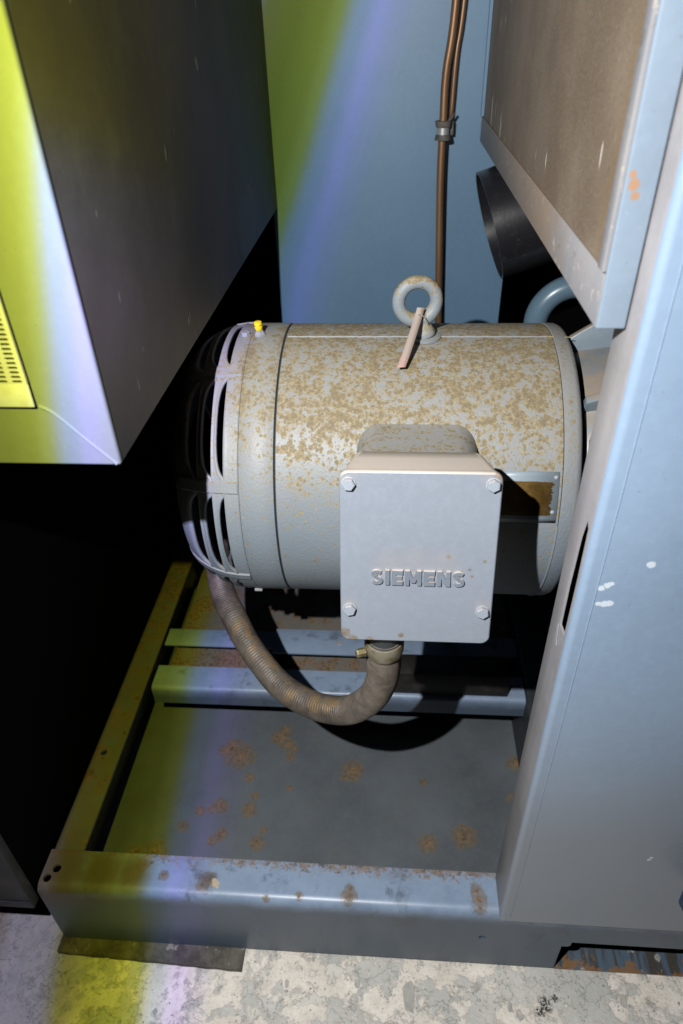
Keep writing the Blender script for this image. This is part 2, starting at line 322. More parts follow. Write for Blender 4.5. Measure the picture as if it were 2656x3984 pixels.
h = m.mt('ADD', m.mt('MULTIPLY', paint, .45), m.mt('ADD', m.mt('MULTIPLY', white, .4), m.mt('MULTIPLY', m.noise(180, 6, .7), 1.1)))
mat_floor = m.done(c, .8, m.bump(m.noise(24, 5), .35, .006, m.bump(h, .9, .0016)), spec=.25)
m = M('flake_paint'); mat_flake = m.done(m.mix(m.ss(m.noise(90, 4), .3, .7), (.34, .34, .31), (.46, .44, .39)), .7)
m = M('shim_board'); c = m.mix(m.ss(m.noise(35, 6, .7), .35, .65), (.055, .05, .04), (.13, .12, .10))
c = m.mix(m.mt('MULTIPLY', m.ss(m.noise(60, 5, .7), .6, .66), .7), c, (.36, .33, .27)); mat_shim = m.done(c, .85, m.bump(m.noise(150, 5, .7), .8, .002))
m = M('pocket_steel'); st = m.noise(70, 4, .6, stretch=(1, .12, 1))
c = m.mix(m.ss(st, .45, .55), (.055, .050, .043), (.075, .115, .16)); c = m.mix(m.ss(m.noise(60, 5, .7), .60, .66), c, (.34, .35, .32))
c = m.mix(m.mt('MULTIPLY', m.ss(m.mt('ADD', m.noise(45, 5, .7), m.mt('MULTIPLY', m.mt('SUBTRACT', .40, m.sep(m.co)[1]), 8)), .62, .70), .8), c, (.24, .12, .04))
mat_pocket = m.done(c, .5, m.bump(m.noise(150, 4), .3, .001))

# ------------------------------------------------------------------ mesh helpers
def link(name, me, mat, parent=None):
    o = bpy.data.objects.new(name, me); COL.objects.link(o)
    if mat: me.materials.append(mat)
    if parent is not None:
        o.parent = parent; w = parent
        off = Vector((0, 0, 0))
        while w is not None: off += w.location; w = w.parent
        o.location = -off
    return o
def finish(bm, name, mat, parent=None, smooth=None, bevel=0, seg=2):
    bmesh.ops.recalc_face_normals(bm, faces=bm.faces)
    if bevel:
        es = [e for e in bm.edges if len(e.link_faces) == 2 and e.calc_face_angle(0) > .5]
        bmesh.ops.bevel(bm, geom=es, offset=bevel, segments=seg, affect='EDGES', profile=.5)
    me = bpy.data.meshes.new(name); bm.to_mesh(me); bm.free()
    o = link(name, me, mat, parent)
    if smooth is None: smooth = bool(bevel)
    if smooth:
        me.shade_smooth()
        try: me.set_sharp_from_angle(angle=math.radians(40))
        except Exception: pass
    return o
def bx(bm, x0, x1, y0, y1, z0, z1):
    v = [bm.verts.new((x, y, z)) for x in (x0, x1) for y in (y0, y1) for z in (z0, z1)]
    for f in ((0, 1, 3, 2), (4, 6, 7, 5), (0, 4, 5, 1), (2, 3, 7, 6), (0, 2, 6, 4), (1, 5, 7, 3)): bm.faces.new([v[i] for i in f])
def box(name, x0, x1, y0, y1, z0, z1, mat, parent=None, bevel=0, seg=2):
    bm = bmesh.new(); bx(bm, x0, x1, y0, y1, z0, z1); return finish(bm, name, mat, parent, bevel=bevel, seg=seg)
def extrude_yz(name, prof, x0, x1, mat, parent=None, axis=0, smooth=True):
    """closed polygon prof [(a,b)] extruded; axis 0: a,b = y,z along x; axis 1: a,b = x,z along y"""
    bm = bmesh.new(); n = len(prof)
    f = (lambda t, a, b: (t, a, b)) if axis == 0 else (lambda t, a, b: (a, t, b))
    A = [bm.verts.new(f(x0, a, b)) for a, b in prof]; B = [bm.verts.new(f(x1, a, b)) for a, b in prof]
    bm.faces.new(A); bm.faces.new(B[::-1])
    for i in range(n): bm.faces.new([A[i], A[(i + 1) % n], B[(i + 1) % n], B[i]])
    return finish(bm, name, mat, parent, smooth=smooth)
def arc(cx, cy, r, a0, a1, n=6):
    return [(cx + r * math.cos(math.radians(a0 + (a1 - a0) * i / n)), cy + r * math.sin(math.radians(a0 + (a1 - a0) * i / n))) for i in range(n + 1)]
def lathe_bm(prof, origin, ex, ey, ez, seg=64, t0=0, t1=2 * PI, bm=None, closed=False):
    """prof (h, r): revolve around ez through origin"""
    bm = bm or bmesh.new(); full = abs(t1 - t0 - 2 * PI) < 1e-6
    n = seg if full else seg + 1
    rings = []
    for h, r in prof:
        rings.append([bm.verts.new(origin + ez * h + ex * (r * math.cos(t0 + (t1 - t0) * i / seg)) + ey * (r * math.sin(t0 + (t1 - t0) * i / seg))) for i in range(n)])
    for k in range(len(rings) - 1 + (1 if closed else 0)):
        a, b = rings[k], rings[(k + 1) % len(rings)]
        for i in range(seg):
            j = (i + 1) % n if full else i + 1
            bm.faces.new([a[i], a[j], b[j], b[i]])
    if full and not closed:
        for rr in (rings[0], rings[-1]):
            if (rr[0].co - rr[n // 2].co).length > 1e-5: bm.faces.new(rr)
    return bm
def lathe(name, prof, origin, ez, mat, parent=None, seg=64, closed=False, smooth=True):
    ez = Vector(ez).normalized(); ex = ez.orthogonal().normalized(); ey = ez.cross(ex)
    return finish(lathe_bm(prof, Vector(origin), ex, ey, ez, seg, closed=closed), name, mat, parent, smooth=smooth)
def spline(P, n):
    P = [Vector(p) for p in P]; out = []
    Q = [2 * P[0] - P[1]] + P + [2 * P[-1] - P[-2]]
    for i in range(1, len(Q) - 2):
        for k in range(n):
            t = k / n; a, b, c, d = Q[i - 1], Q[i], Q[i + 1], Q[i + 2]
            out.append(.5 * ((2 * b) + (c - a) * t + (2 * a - 5 * b + 4 * c - d) * t * t + (3 * b - a - 3 * c + d) * t ** 3))
    out.append(P[-1]); return out
def resample(P, step):
    out = [P[0]]; need = step
    for i in range(1, len(P)):
        a, b = P[i - 1], P[i]; L = (b - a).length; pos = 0
        while L - pos >= need:
            pos += need; out.append(a.lerp(b, pos / L)); need = step
        need -= L - pos
    return out
def tube_bm(P, rad, seg=16, bm=None, caps=True):
    bm = bm or bmesh.new(); P = [Vector(p) for p in P]; rings = []
    up = None
    for i, p in enumerate(P):
        t = (P[min(i + 1, len(P) - 1)] - P[max(i - 1, 0)]).normalized()
        up = t.orthogonal().normalized() if up is None else (up - t * up.dot(t)).normalized()
        s = t.cross(up); r = rad(i) if callable(rad) else rad
        rings.append([bm.verts.new(p + (up * math.cos(2 * PI * k / seg) + s * math.sin(2 * PI * k / seg)) * r) for k in range(seg)])
    for a, b in zip(rings, rings[1:]):
        for k in range(seg): bm.faces.new([a[k], a[(k + 1) % seg], b[(k + 1) % seg], b[k]])
    if caps: bm.faces.new(rings[0]); bm.faces.new(rings[-1])
    return bm
def tube(name, P, rad, mat, parent=None, seg=16): return finish(tube_bm(P, rad, seg), name, mat, parent, smooth=True)
def cut(o, cutters):
    """boolean the boxes / cylinders out of o and bake the result"""
    for c in cutters:
        md = o.modifiers.new('b', 'BOOLEAN'); md.object = c; md.operation = 'DIFFERENCE'; md.solver = 'EXACT'
    bpy.context.view_layer.update()
    me = bpy.data.meshes.new_from_object(o.evaluated_get(bpy.context.evaluated_depsgraph_get()))
    old = o.data; o.modifiers.clear(); o.data = me; me.name = o.name
    if not me.materials: me.materials.append(old.materials[0])
    for c in cutters: bpy.data.objects.remove(c)
    try: me.set_sharp_from_angle(angle=math.radians(35))
    except Exception: pass
def empty(name, loc, label, cat, group=None):
    o = bpy.data.objects.new(name, None); COL.objects.link(o); o.location = loc; o.empty_display_size = .02
    o['label'] = label; o['category'] = cat
    if group: o['group'] = group
    return o
def tag(o, label, cat, group=None):
    o['label'] = label; o['category'] = cat
    if group: o['group'] = group
    return o
def struct(o): o['kind'] = 'structure'; return o
def hexbolt_mesh(name, r, h, washer=None):
    """local: axis +z, base at z=0"""
    bm = bmesh.new(); n = 6
    if washer: lathe_bm([(0, washer), (.0009, washer), (.0011, washer * .9)], Vector(), Vector((1, 0, 0)), Vector((0, 1, 0)), Vector((0, 0, 1)), 20, bm=bm)
    z0 = .0008 if washer else 0
    A = [bm.verts.new((r * math.cos(PI / 3 * i), r * math.sin(PI / 3 * i), z0)) for i in range(n)]
    B = [bm.verts.new((r * math.cos(PI / 3 * i), r * math.sin(PI / 3 * i), h * .85)) for i in range(n)]
    Cc = [bm.verts.new((r * .86 * math.cos(PI / 3 * i), r * .86 * math.sin(PI / 3 * i), h)) for i in range(n)]
    for i in range(n):
        j = (i + 1) % n; bm.faces.new([A[i], A[j], B[j], B[i]]); bm.faces.new([B[i], B[j], Cc[j], Cc[i]])
    bm.faces.new(Cc); bm.faces.new(A[::-1])
    bmesh.ops.recalc_face_normals(bm, faces=bm.faces)
    me = bpy.data.meshes.new(name); bm.to_mesh(me); bm.free(); return me
def place(o, pos, zdir, roll=0.0):
    """put an object modelled at the origin at world pos with its +z along zdir (its parents are unrotated)"""
    z = Vector(zdir).normalized(); x = z.orthogonal().normalized(); y = z.cross(x)
    m3 = Matrix((x, y, z)).transposed().to_4x4() @ Matrix.Rotation(roll, 4, 'Z')
    off = Vector((0, 0, 0)); w = o.parent
    while w is not None: off += w.location; w = w.parent
    o.matrix_basis = Matrix.Translation(Vector(pos) - off) @ m3

# ================================================================== SETTING
bm = bmesh.new()
v = [bm.verts.new(p) for p in ((-3, -1.2, 0), (3, -1.2, 0), (3, 2.0, 0), (-3, 2.0, 0))]; bm.faces.new(v)
struct(finish(bm, 'floor', mat_floor))
struct(box('rear_wall', -.186, .173, 1.111, 1.125, 0, 1.9, mat_wall))  # left end cut at the cabinet's shadow edge, so that shade stays black
struct(box('black_backing', -1.2, 2.2, 1.7, 1.75, 0, 2.2, mat_blackvoid))  # added near-black backing that keeps the gap beside the rear panel dark

# loose flakes of floor paint in front of the frame
bm = bmesh.new()
for cx, cy, r, st in [(.035, .335, .016, 3), (.26, .27, .012, 1), (.235, .262, .013, 1), (-.03, .345, .006, 1), (.12, .35, .007, 1), (.09, .30, .005, 1), (.30, .345, .01, 1.5), (-.33, .37, .006, 1), (-.36, .355, .005, 1), (-.12, .34, .005, 1), (-.28, .30, .004, 1), (-.25, .335, .004, 1), (.16, .33, .006, 1)]:
    n = 9; ro = random.random() * 6; hh = random.uniform(.001, .003)
    top = [bm.verts.new((cx + r * (random.uniform(.55, 1) * math.cos(ro + 2 * PI * k / n)) * .7, cy + r * random.uniform(.6, 1) * math.sin(ro + 2 * PI * k / n) * (1 if st < 2 else 1.5), .0012 + hh * max(0, math.sin(ro + 2 * PI * k / n)))) for k in range(n)]
    bot = [bm.verts.new(t.co - Vector((0, 0, .0008))) for t in top]
    bm.faces.new(top); bm.faces.new(bot[::-1])
    for k in range(n): bm.faces.new([top[k], top[(k + 1) % n], bot[(k + 1) % n], bot[k]])
fl = finish(bm, 'paint_flakes', mat_flake); fl['kind'] = 'stuff'; tag(fl, 'loose chips of grey paint lying on the concrete floor', 'paint flakes')
# grit
bm = bmesh.new()
for k in range(420):
    x = random.uniform(-.62, .6); y = random.uniform(.16, .372 if x > -.43 else .5); r = random.uniform(.0006, .0018) * (1.4 if random.random() < .1 else 1)
    mm = Matrix.Translation((x, y, r * .5)) @ Matrix.Rotation(random.random() * 6, 4, (random.random(), random.random(), 1)) @ Matrix.Diagonal((r, r * random.uniform(.5, 1.2), r * .7, 1))
    bmesh.ops.create_icosphere(bm, subdivisions=1, radius=1, matrix=mm)
gr = finish(bm, 'floor_grit', mat_flake); gr['kind'] = 'stuff'; tag(gr, 'fine grit and crumbs scattered over the concrete floor', 'grit')

# ================================================================== BASE FRAME
F = empty('base_frame', (-.1, .7, .008), 'blue grey steel base frame with rusty edges standing on the concrete floor', 'frame')
t = .004; zb = .008
prof = [(.375, zb)] + arc(.387, .131, .012, 180, 90, 8) + [(.424, .143), (.424, .139)] + arc(.387, .131, .008, 90, 180, 6)[0:] + [(.379, zb)]
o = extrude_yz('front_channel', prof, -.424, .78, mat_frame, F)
bm = bmesh.new(); bx(bm, .2175, .62, .30, .42, -.05, .084)
es = [e for e in bm.edges if abs(e.verts[0].co.x - e.verts[1].co.x) < 1e-6 and abs(e.verts[0].co.z - e.verts[1].co.z) < 1e-6 and e.verts[0].co.z > 0]
bmesh.ops.bevel(bm, geom=es, offset=.012, segments=5, affect='EDGES'); c1 = finish(bm, 'c', None)
def cyl_cut(x, y, z, r, axis='Z', h=.03):
    bm = bmesh.new(); rot = Matrix.Rotation(PI / 2, 4, 'X') if axis == 'Y' else Matrix.Identity(4)
    bmesh.ops.create_cone(bm, cap_ends=True, segments=20, radius1=r, radius2=r, depth=h, matrix=Matrix.Translation((x, y, z)) @ rot)
    return finish(bm, 'c', None)
cut(o, [c1, cyl_cut(-.4075, .4005, .143, .0052), cyl_cut(-.4150, .3885, .143, .0050), cyl_cut(.1225, .375, .083, .0045, 'Y')])
# pocket lining
o = box('pocket_edge', .2175, .2195, .3755, .42, zb, .075, mat_frame, F)
o = box('pocket_floor', .2205, .62, .3765, .60, .002, .0045, mat_pocket, F)
o = box('pocket_back', .2205, .62, .60, .604, .0045, .12, mat_dark, F)
prof = [(-.424, zb)] + arc(-.414, .133, .010, 180, 90, 6) + [(-.3815, .143), (-.3815, .139)] + arc(-.414, .133, .006, 90, 180, 5) + [(-.420, zb)]
o = extrude_yz('left_channel', prof, .4243, 1.1, mat_rail, F, axis=1)
cut(o, [cyl_cut(-.4065, .567, .143, .0050)])
prof = [(.214, .012), (.214, .133)] + arc(.222, .135, .008, 180, 90, 5) + [(.27, .143), (.27, .139), (.222, .139), (.218, .135), (.218, .012)]
extrude_yz('right_channel', prof, .4243, 1.1, mat_dark, F, axis=1)
box('drip_pan', -.4195, .2135, .384, 1.05, .018, .020, mat_pan, F)
prof = [(.686, .107)] + arc(.694, .135, .008, 180, 90, 6) + [(.732, .143), (.732, .139), (.694, .139), (.690, .135), (.690, .107)]
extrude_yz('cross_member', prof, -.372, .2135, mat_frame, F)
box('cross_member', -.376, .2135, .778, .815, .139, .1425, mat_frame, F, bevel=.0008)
box('rear_sheet', -.366, .2135, .7325, 1.06, .108, .1095, mat_sheet, F)
for x in (-.30, .05):
    box('support_leg', x, x + .03, .80, .812, .0205, .1075, mat_dark, F)
for z in (.02,):
    me = hexbolt_mesh('frame_bolt', .006, .005, .008)
    for x, y in ((.16, .716), (-.08, .79)):
        b = link('frame_bolt', me, mat_bolt if not me.materials else None, F); place(b, (x, y, .1432 if y < .75 else .1427), (0, 0, 1), .4)
sh = empty('shim_board', (-.30, .376, 0), 'dark dirty strip of board wedged under the front left of the base frame', 'board')
bm = bmesh.new(); bx(bm, -.428, -.1795, .3535, .41, 0, .0075)
bmesh.ops.subdivide_edges(bm, edges=[e for e in bm.edges if e.calc_length() > .1], cuts=30)
for vv in bm.verts: vv.co += Vector((0, noise.noise(vv.co * 60) * .0012 - (vv.co.x + .3) * .03 * (1 if vv.co.y < .38 else 0), 0))
finish(bm, 'board', mat_shim, sh)

# ================================================================== LEFT CABINET
CB = empty('control_cabinet', (-.46, .74, .759), 'hanging blue grey cabinet with perforated white grille, lit yellow green at upper left', 'cabinet')
bm = bmesh.new(); bx(bm, -.80, -.179, .375, .380, .759, 1.9)
finish(bm, 'front_panel', mat_cab, CB, bevel=.0022, seg=3)
box('side_panel', -.1815, -.1795, .3802, 1.110, .7595, 1.9, mat_cabside, CB, bevel=.0006)
box('bottom_panel', -.80, -.1818, .3802, 1.110, .7595, .7625, mat_dark, CB)
tube('weld_seam', spline([(-.2225, .3748, .8035), (-.213, .3745, .7975), (-.197, .3745, .779), (-.1815, .3752, .7605)], 8), .0013, mat_cab, CB, seg=8)
# perforated grille: every slot is a hole
bm = bmesh.new(); dx, dz = .0092, .0030; x1 = -.2245; nx, nz_ = 9, 62; zbot = .8205
def ring_cell(x0, x1c, z0, z1c, hw, hh):
    cx, cz = (x0 + x1c) / 2, (z0 + z1c) / 2
    O = [(x0, z0), (cx, z0), (x1c, z0), (x1c, cz), (x1c, z1c), (cx, z1c), (x0, z1c), (x0, cz)]
    k = .72
    I = [(cx - hw * k, cz - hh), (cx, cz - hh), (cx + hw * k, cz - hh), (cx + hw, cz), (cx + hw * k, cz + hh), (cx, cz + hh), (cx - hw * k, cz + hh), (cx - hw, cz)]
    for yq in (.3705,):
        A = [bm.verts.new((a, yq, b)) for a, b in O]; B = [bm.verts.new((a, yq, b)) for a, b in I]
        for i in range(8): bm.faces.new([A[i], A[(i + 1) % 8], B[(i + 1) % 8], B[i]])
        B2 = [bm.verts.new((a, yq + .0012, b)) for a, b in I]
        for i in range(8): bm.faces.new([B[i], B[(i + 1) % 8], B2[(i + 1) % 8], B2[i]])
for i in range(nx):
    for j in range(nz_):
        xa = x1 - (i + 1) * dx; za = zbot + j * dz
        ring_cell(xa, xa + dx, za, za + dz, .0034, .00098)
bmesh.ops.remove_doubles(bm, verts=bm.verts, dist=1e-6)
G = finish(bm, 'perforated_grille', mat_grille, CB, smooth=False)
bm = bmesh.new(); bx(bm, x1 - nx * dx, -.2232, .3705, .3722, .8045, zbot - .00001); finish(bm, 'grille_border', mat_grille, CB, bevel=.0006)
box('grille_border', x1 + .00001, -.2232, .3705, .3722, zbot + .0001, zbot + nz_ * dz, mat_grille, CB)
box('grille_backing', x1 - nx * dx, -.2245, .3735, .3745, .812, zbot + nz_ * dz, mat_backing, CB)

NB = box('acoustic_panel', -.432, -.426, .378, 1.108, .1435, .7585, mat_black)
tag(NB, 'black foam panel standing on the left rail under the hanging cabinet', 'panel')
DB = empty('cabinet_door', (-.6, .37, .118), 'dark grey lower edge of a cabinet door at the left border beside the frame corner', 'cabinet door')
bm = bmesh.new(); bx(bm, -.85, -.4265, .362, .376, .118, .752); finish(bm, 'door_panel', mat_dark, DB, bevel=.002)
tube('door_fold', [(-.85, .3615, .135), (-.4275, .3615, .135)], .0012, mat_dark, DB, seg=8)

# ================================================================== RIGHT POST / SIDE PANEL
PP = empty('corner_panel', (.4, .40, .138), 'tall light blue sheet metal corner panel with white scuffs on the right of the frame', 'panel')
prof = arc(.1425, .3775, .0055, 180, 270, 8) + [(.78, .372), (.78, .374), (.1430, .374)] + arc(.1425, .3775, .0035, 270, 180, 6)
bm = bmesh.new(); A = [bm.verts.new((x, y, .1395 if y > .3745 else .1375)) for x, y in prof]; B = [bm.verts.new((x, y, 1.9)) for x, y in prof]
n = len(prof); bm.faces.new(A); bm.faces.new(B[::-1])
for i in range(n): bm.faces.new([A[i], A[(i + 1) % n], B[(i + 1) % n], B[i]])
finish(bm, 'front_sheet', mat_post, PP, smooth=True)
o = box('return_flange', .137, .139, .3776, .4195, .1435, 1.9, mat_postside, PP, bevel=.0004)
bm = bmesh.new(); pr = [(.3915, .7145), (.383, .7075), (.3815, .66), (.3815, .6035), (.3975, .6005), (.3985, .64), (.3965, .69)]
A = [bm.verts.new((.12, a, b)) for a, b in pr]; B = [bm.verts.new((.16, a, b)) for a, b in pr]
bm.faces.new(A); bm.faces.new(B[::-1])
for i in range(len(pr)): bm.faces.new([A[i], A[(i + 1) % len(pr)], B[(i + 1) % len(pr)], B[i]])
c1 = finish(bm, 'c', None); cut(o, [c1])
box('rear_flange', .139, .30, .4196, .4215, .1435, 1.9, mat_dark, PP)
tube('fold_seam', spline([(.1495, .3719, 1.8), (.1490, .3719, 1.0), (.1488, .3719, .40), (.1485, .3719, .17), (.1465, .3719, .155), (.142, .3719, .147)], 6), .00045, mat_post, PP, seg=6)
tube('bent_lip', [(.1365, .3975, .601), (.1362, .3945, .590), (.1364, .3915, .5825)], .0008, mat_lip, PP, seg=6)
kn = lathe('latch_knob', [(0, .008), (.012, .010), (.015, .026), (.022, .031), (.032, .029), (.038, .018), (.039, .0)], (.333, .3719, .262), (0, -1, 0), mat_knob, PP, seg=40)

# ================================================================== RIGHT UPPER HOUSING
UH = empty('upper_housing', (.15, .75, .845), 'hanging housing with dusty brown side and pale blue rim above the motor', 'housing')
bm = bmesh.new(); bx(bm, .119, .121, .400, 1.109, .845, .8755); finish(bm, 'bottom_lip', mat_lip, UH, bevel=.0006)
box('side_insulation', .1215, .124, .4135, 1.109, .866, 1.9, mat_insul, UH)
box('front_lip', .1175, .1213, .4015, .4128, .8765, 1.9, mat_lip, UH, bevel=.0006)
bm = bmesh.new(); bx(bm, .119, .136, .3965, .3995, .845, 1.9); finish(bm, 'front_rim', mat_rim, UH, bevel=.0012, seg=3)
box('front_rim', .1362, .40, .402, .404, .845, 1.9, mat_rim, UH)
box('rear_lip', .117, .121, 1.1015, 1.1095, .8765, 1.9, mat_wall, UH)
box('floor_plate', .1245, .6, .42, 1.109, .8452, .848, mat_dark, UH)

# ================================================================== COPPER PIPES
CP = tube('copper_pipe', spline([(.0745, 1.076, 1.30), (.0720, 1.076, 1.02), (.0640, 1.076, .93), (.0635, 1.076, .88), (.0640, 1.076, .80), (.0700, 1.076, .65), (.0735, 1.076, .55), (.0735, 1.076, .30)], 8), .0052, mat_copper)
tag(CP, 'thicker front copper pipe running down the blue rear panel behind the lifting eye', 'pipe', None)
CP2 = tube('copper_pipe', spline([(.096, 1.096, 1.30), (.0840, 1.096, 1.02), (.0775, 1.095, .95), (.0755, 1.095, .89), (.0745, 1.097, .872), (.0690, 1.101, .84), (.0720, 1.103, .75), (.0760, 1.104, .55), (.0760, 1.104, .30)], 8), .0033, mat_copper)
tag(CP2, 'thinner copper pipe partly hidden behind the thicker one', 'pipe', None)
CL = empty('pipe_clamp', (.066, 1.09, .868), 'grey rubber lined clamp holding the copper pipes to the panel', 'clamp')
lathe('rubber_sleeve', [(.0045, .0062), (.0045, .0100), (.012, .0112), (.0125, .0066)], (.0640, 1.076, .863), (0, 0, 1), mat_rubber, CL, seg=24, closed=True)
lathe('rubber_sleeve', [(-.0045, .0062), (-.0045, .0095), (-.011, .0112), (-.0115, .0066)], (.0640, 1.076, .863), (0, 0, 1), mat_rubber, CL, seg=24, closed=True)
lathe('metal_band', [(-.0042, .0085), (.0042, .0085), (.0042, .0074), (-.0042, .0074)], (.0640, 1.076, .863), (0, 0, 1), mat_clamp, CL, seg=24, closed=True)
bm = bmesh.new(); bx(bm, .072, .079, 1.086, 1.1095, .856, .873); finish(bm, 'mounting_tab', mat_rubber, CL, bevel=.0008)
tube('cable_tie', [(.070, 1.078, .873), (.0745, 1.077, .878), (.079, 1.080, .883)], .0018, mat_rubber, CL, seg=8)

# ================================================================== BLACK DUCT, BLUE PIPE, COUPLING HOUSING
ax = Vector((1, .05, .32)).normalized()
DU = empty('exhaust_duct', (.13, 1.02, .75), 'open ended black plastic duct sticking out below the hanging housing', 'duct')
rr = .0728
lathe('duct_tube', [(0, rr), (.30, rr), (.30, rr - .003), (0, rr - .003)], (.1325, 1.02, .750), ax, mat_duct, DU, seg=72, closed=True)
ex = ax.orthogonal().normalized(); ey = ax.cross(ex)
best = min(range(360), key=lambda k: abs((ex * math.cos(math.radians(k)) + ey * math.sin(math.radians(k))).z + .42) + (0 if (ex * math.cos(math.radians(k)) + ey * math.sin(math.radians(k))).y < 0 else 9))
dd = ex * math.cos(math.radians(best)) + ey * math.sin(math.radians(best))
q0 = Vector((.1325, 1.02, .750)) + dd * rr
tube('duct_seam', [q0 + ax * .002, q0 + ax * .29], .0009, mat_duct, DU, seg=6)
P = [(.251 + .051 * math.cos(math.radians(a)), .95, .639 + .051 * math.sin(math.radians(a))) for a in range(-20, 265, 6)]
BP = tube('bent_pipe', P[::-1], .016, mat_pipeblue, seg=28)
tag(BP, 'glossy blue grey bent pipe curving behind the right end of the motor', 'pipe')
AXO = Vector((0, .713, .557))
CH = empty('coupling_housing', (.26, .713, .40), 'ribbed cast coupling housing joined to the right end of the motor', 'housing')
EX, EY, EZ = Vector((0, -1, 0)), Vector((0, 0, 1)), Vector((1, 0, 0))
finish(lathe_bm([(.196, .02), (.196, .132), (.205, .136), (.235, .140), (.30, .150), (.36, .19), (.37, .19), (.37, .02)], AXO, EX, EY, EZ, 72), 'bell_casting', mat_housing, CH, smooth=True)
def gusset(deg):
    th = math.radians(deg); d = EX * math.cos(th) + EY * math.sin(th); s = EX * -math.sin(th) + EY * math.cos(th)
    pr = [(.193, .10), (.193, .150), (.25, .186), (.36, .200), (.36, .10)]
    bm = bmesh.new(); A = [bm.verts.new(AXO + EZ * a + d * b + s * .0045) for a, b in pr]; B = [bm.verts.new(AXO + EZ * a + d * b - s * .0045) for a, b in pr]
    bm.faces.new(A); bm.faces.new(B[::-1])
    for i in range(len(pr)): bm.faces.new([A[i], A[(i + 1) % len(pr)], B[(i + 1) % len(pr)], B[i]])
    return finish(bm, 'rib', mat_housing, CH, bevel=.0016)
for dg in (97, 56, 12): gusset(dg)

# ================================================================== MOTOR
MO = empty('electric_motor', (.0, .713, .39), 'grey blue electric motor speckled with brown rust, louvred cowl and raised lettering', 'motor')
RM = .16
finish(lathe_bm([(-.1155, .05), (-.1155, RM - .0015), (-.1145, RM), (.1675, RM), (.1675, .05)], AXO, EX, EY, EZ, 160), 'shell', mat_motor, MO, smooth=True)
finish(lathe_bm([(-.1525, .06), (-.1525, RM + .0002), (-.1520, RM + .0006), (-.1178, RM + .0006), (-.1172, RM + .0001), (-.1172, .06)], AXO, EX, EY, EZ, 160), 'end_shield', mat_shield, MO, smooth=True)
finish(lathe_bm([(.1684, .06), (.1684, RM), (.1690, RM + .0006), (.1805, RM + .0002), (.1845, RM - .0015), (.1868, RM - .005), (.1875, RM - .012), (.1875, .06)], AXO, EX, EY, EZ, 160), 'end_ring', mat_ring, MO, smooth=True)
# seams
def ringband(name, x, r, w, mat, t0=0, t1=2 * PI):
    return finish(lathe_bm([(x - w, r), (x - w * .4, r + .0005), (x + w * .4, r + .0005), (x + w, r)], AXO, EX, EY, EZ, 160, t0, t1), name, mat, MO, smooth=True)
# sheet lip hanging at the lower right seam, lip at lower left seam
o = finish(lathe_bm([(.1662, RM + .0006), (.1672, RM + .0016), (.1680, RM + .0016), (.1676, RM + .0002)], AXO, EX, EY, EZ, 60, math.radians(-100), math.radians(8), closed=True), 'seam_lip', mat_ring, MO, smooth=True)
o = finish(lathe_bm([(-.1150, RM + .0004), (-.1150, RM + .0030), (-.1020, RM + .0030), (-.1020, RM + .0004)], AXO, EX, EY, EZ, 10, math.radians(-78), math.radians(-60), closed=True), 'seam_lip', mat_ring, MO, smooth=True)
# weld bead along the top and its yellow chalk mark
th = math.radians(86.5); dv = EX * math.cos(th) + EY * math.sin(th)
tube('weld_bead', [AXO + dv * (RM + .0002) + EZ * x + Vector((0, 0, .0002 * math.sin(x * 400))) for x in [-.113 + k * .004 for k in range(70)]], .0010, mat_ring, MO, seg=8)
bm = bmesh.new(); lathe_bm([(.1592, RM + .0006), (.1872, RM - .0002)], AXO, EX, EY, EZ, 2, math.radians(86.2), math.radians(86.8), bm=bm)
me = M('yellow_chalk').done((.70, .52, .12), .8); finish(bm, 'chalk_mark', me, MO)
# lower foot rails of the motor
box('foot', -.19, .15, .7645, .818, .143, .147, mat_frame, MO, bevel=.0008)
box('mount_block', .004, .186, .6925, .7315, .1433, .190, mat_mount, MO, bevel=.0015)
box('foot_web', -.012, -.004, .80, .812, .1515, .41, mat_black, MO)
box('foot_web', .095, .103, .80, .812, .1515, .41, mat_black, MO)

# louvred cowl: bars between three rows of round ended openings
sl = [(-.153, .1603), (-.160, .1600), (-.1675, .1597), (-.180, .1580), (-.192, .1545), (-.204, .1490), (-.215, .1420), (-.224, .1330), (-.230, .122), (-.2335, .108), (-.235, .09), (-.235, .03)]
def prof_at(s):
    L = [0]
    for a, b in zip(sl, sl[1:]): L.append(L[-1] + math.dist(a, b))
    s = max(0, min(L[-1], s))
    for i in range(len(L) - 1):
        if s <= L[i + 1]:
            f = (s - L[i]) / (L[i + 1] - L[i]); return (sl[i][0] + f * (sl[i + 1][0] - sl[i][0]), sl[i][1] + f * (sl[i + 1][1] - sl[i][1]))
    return sl[-1]
slots = [(.0150, .0085), (.0282, .0125), (.0462, .0145)]   # start along the profile, full width
RIB0, RSTEP = 20.5, 45
def hw(deg, w):
    a = ((deg - RIB0) % RSTEP) - RSTEP / 2; q = abs(a) / (RSTEP / 2 - 3.4)
    return w * math.sqrt(max(0, 1 - q ** 3.6)) if q < 1 else 0.0
bars = [(None, 0), (0, 1), (1, 2), (2, None)]
NT = 360
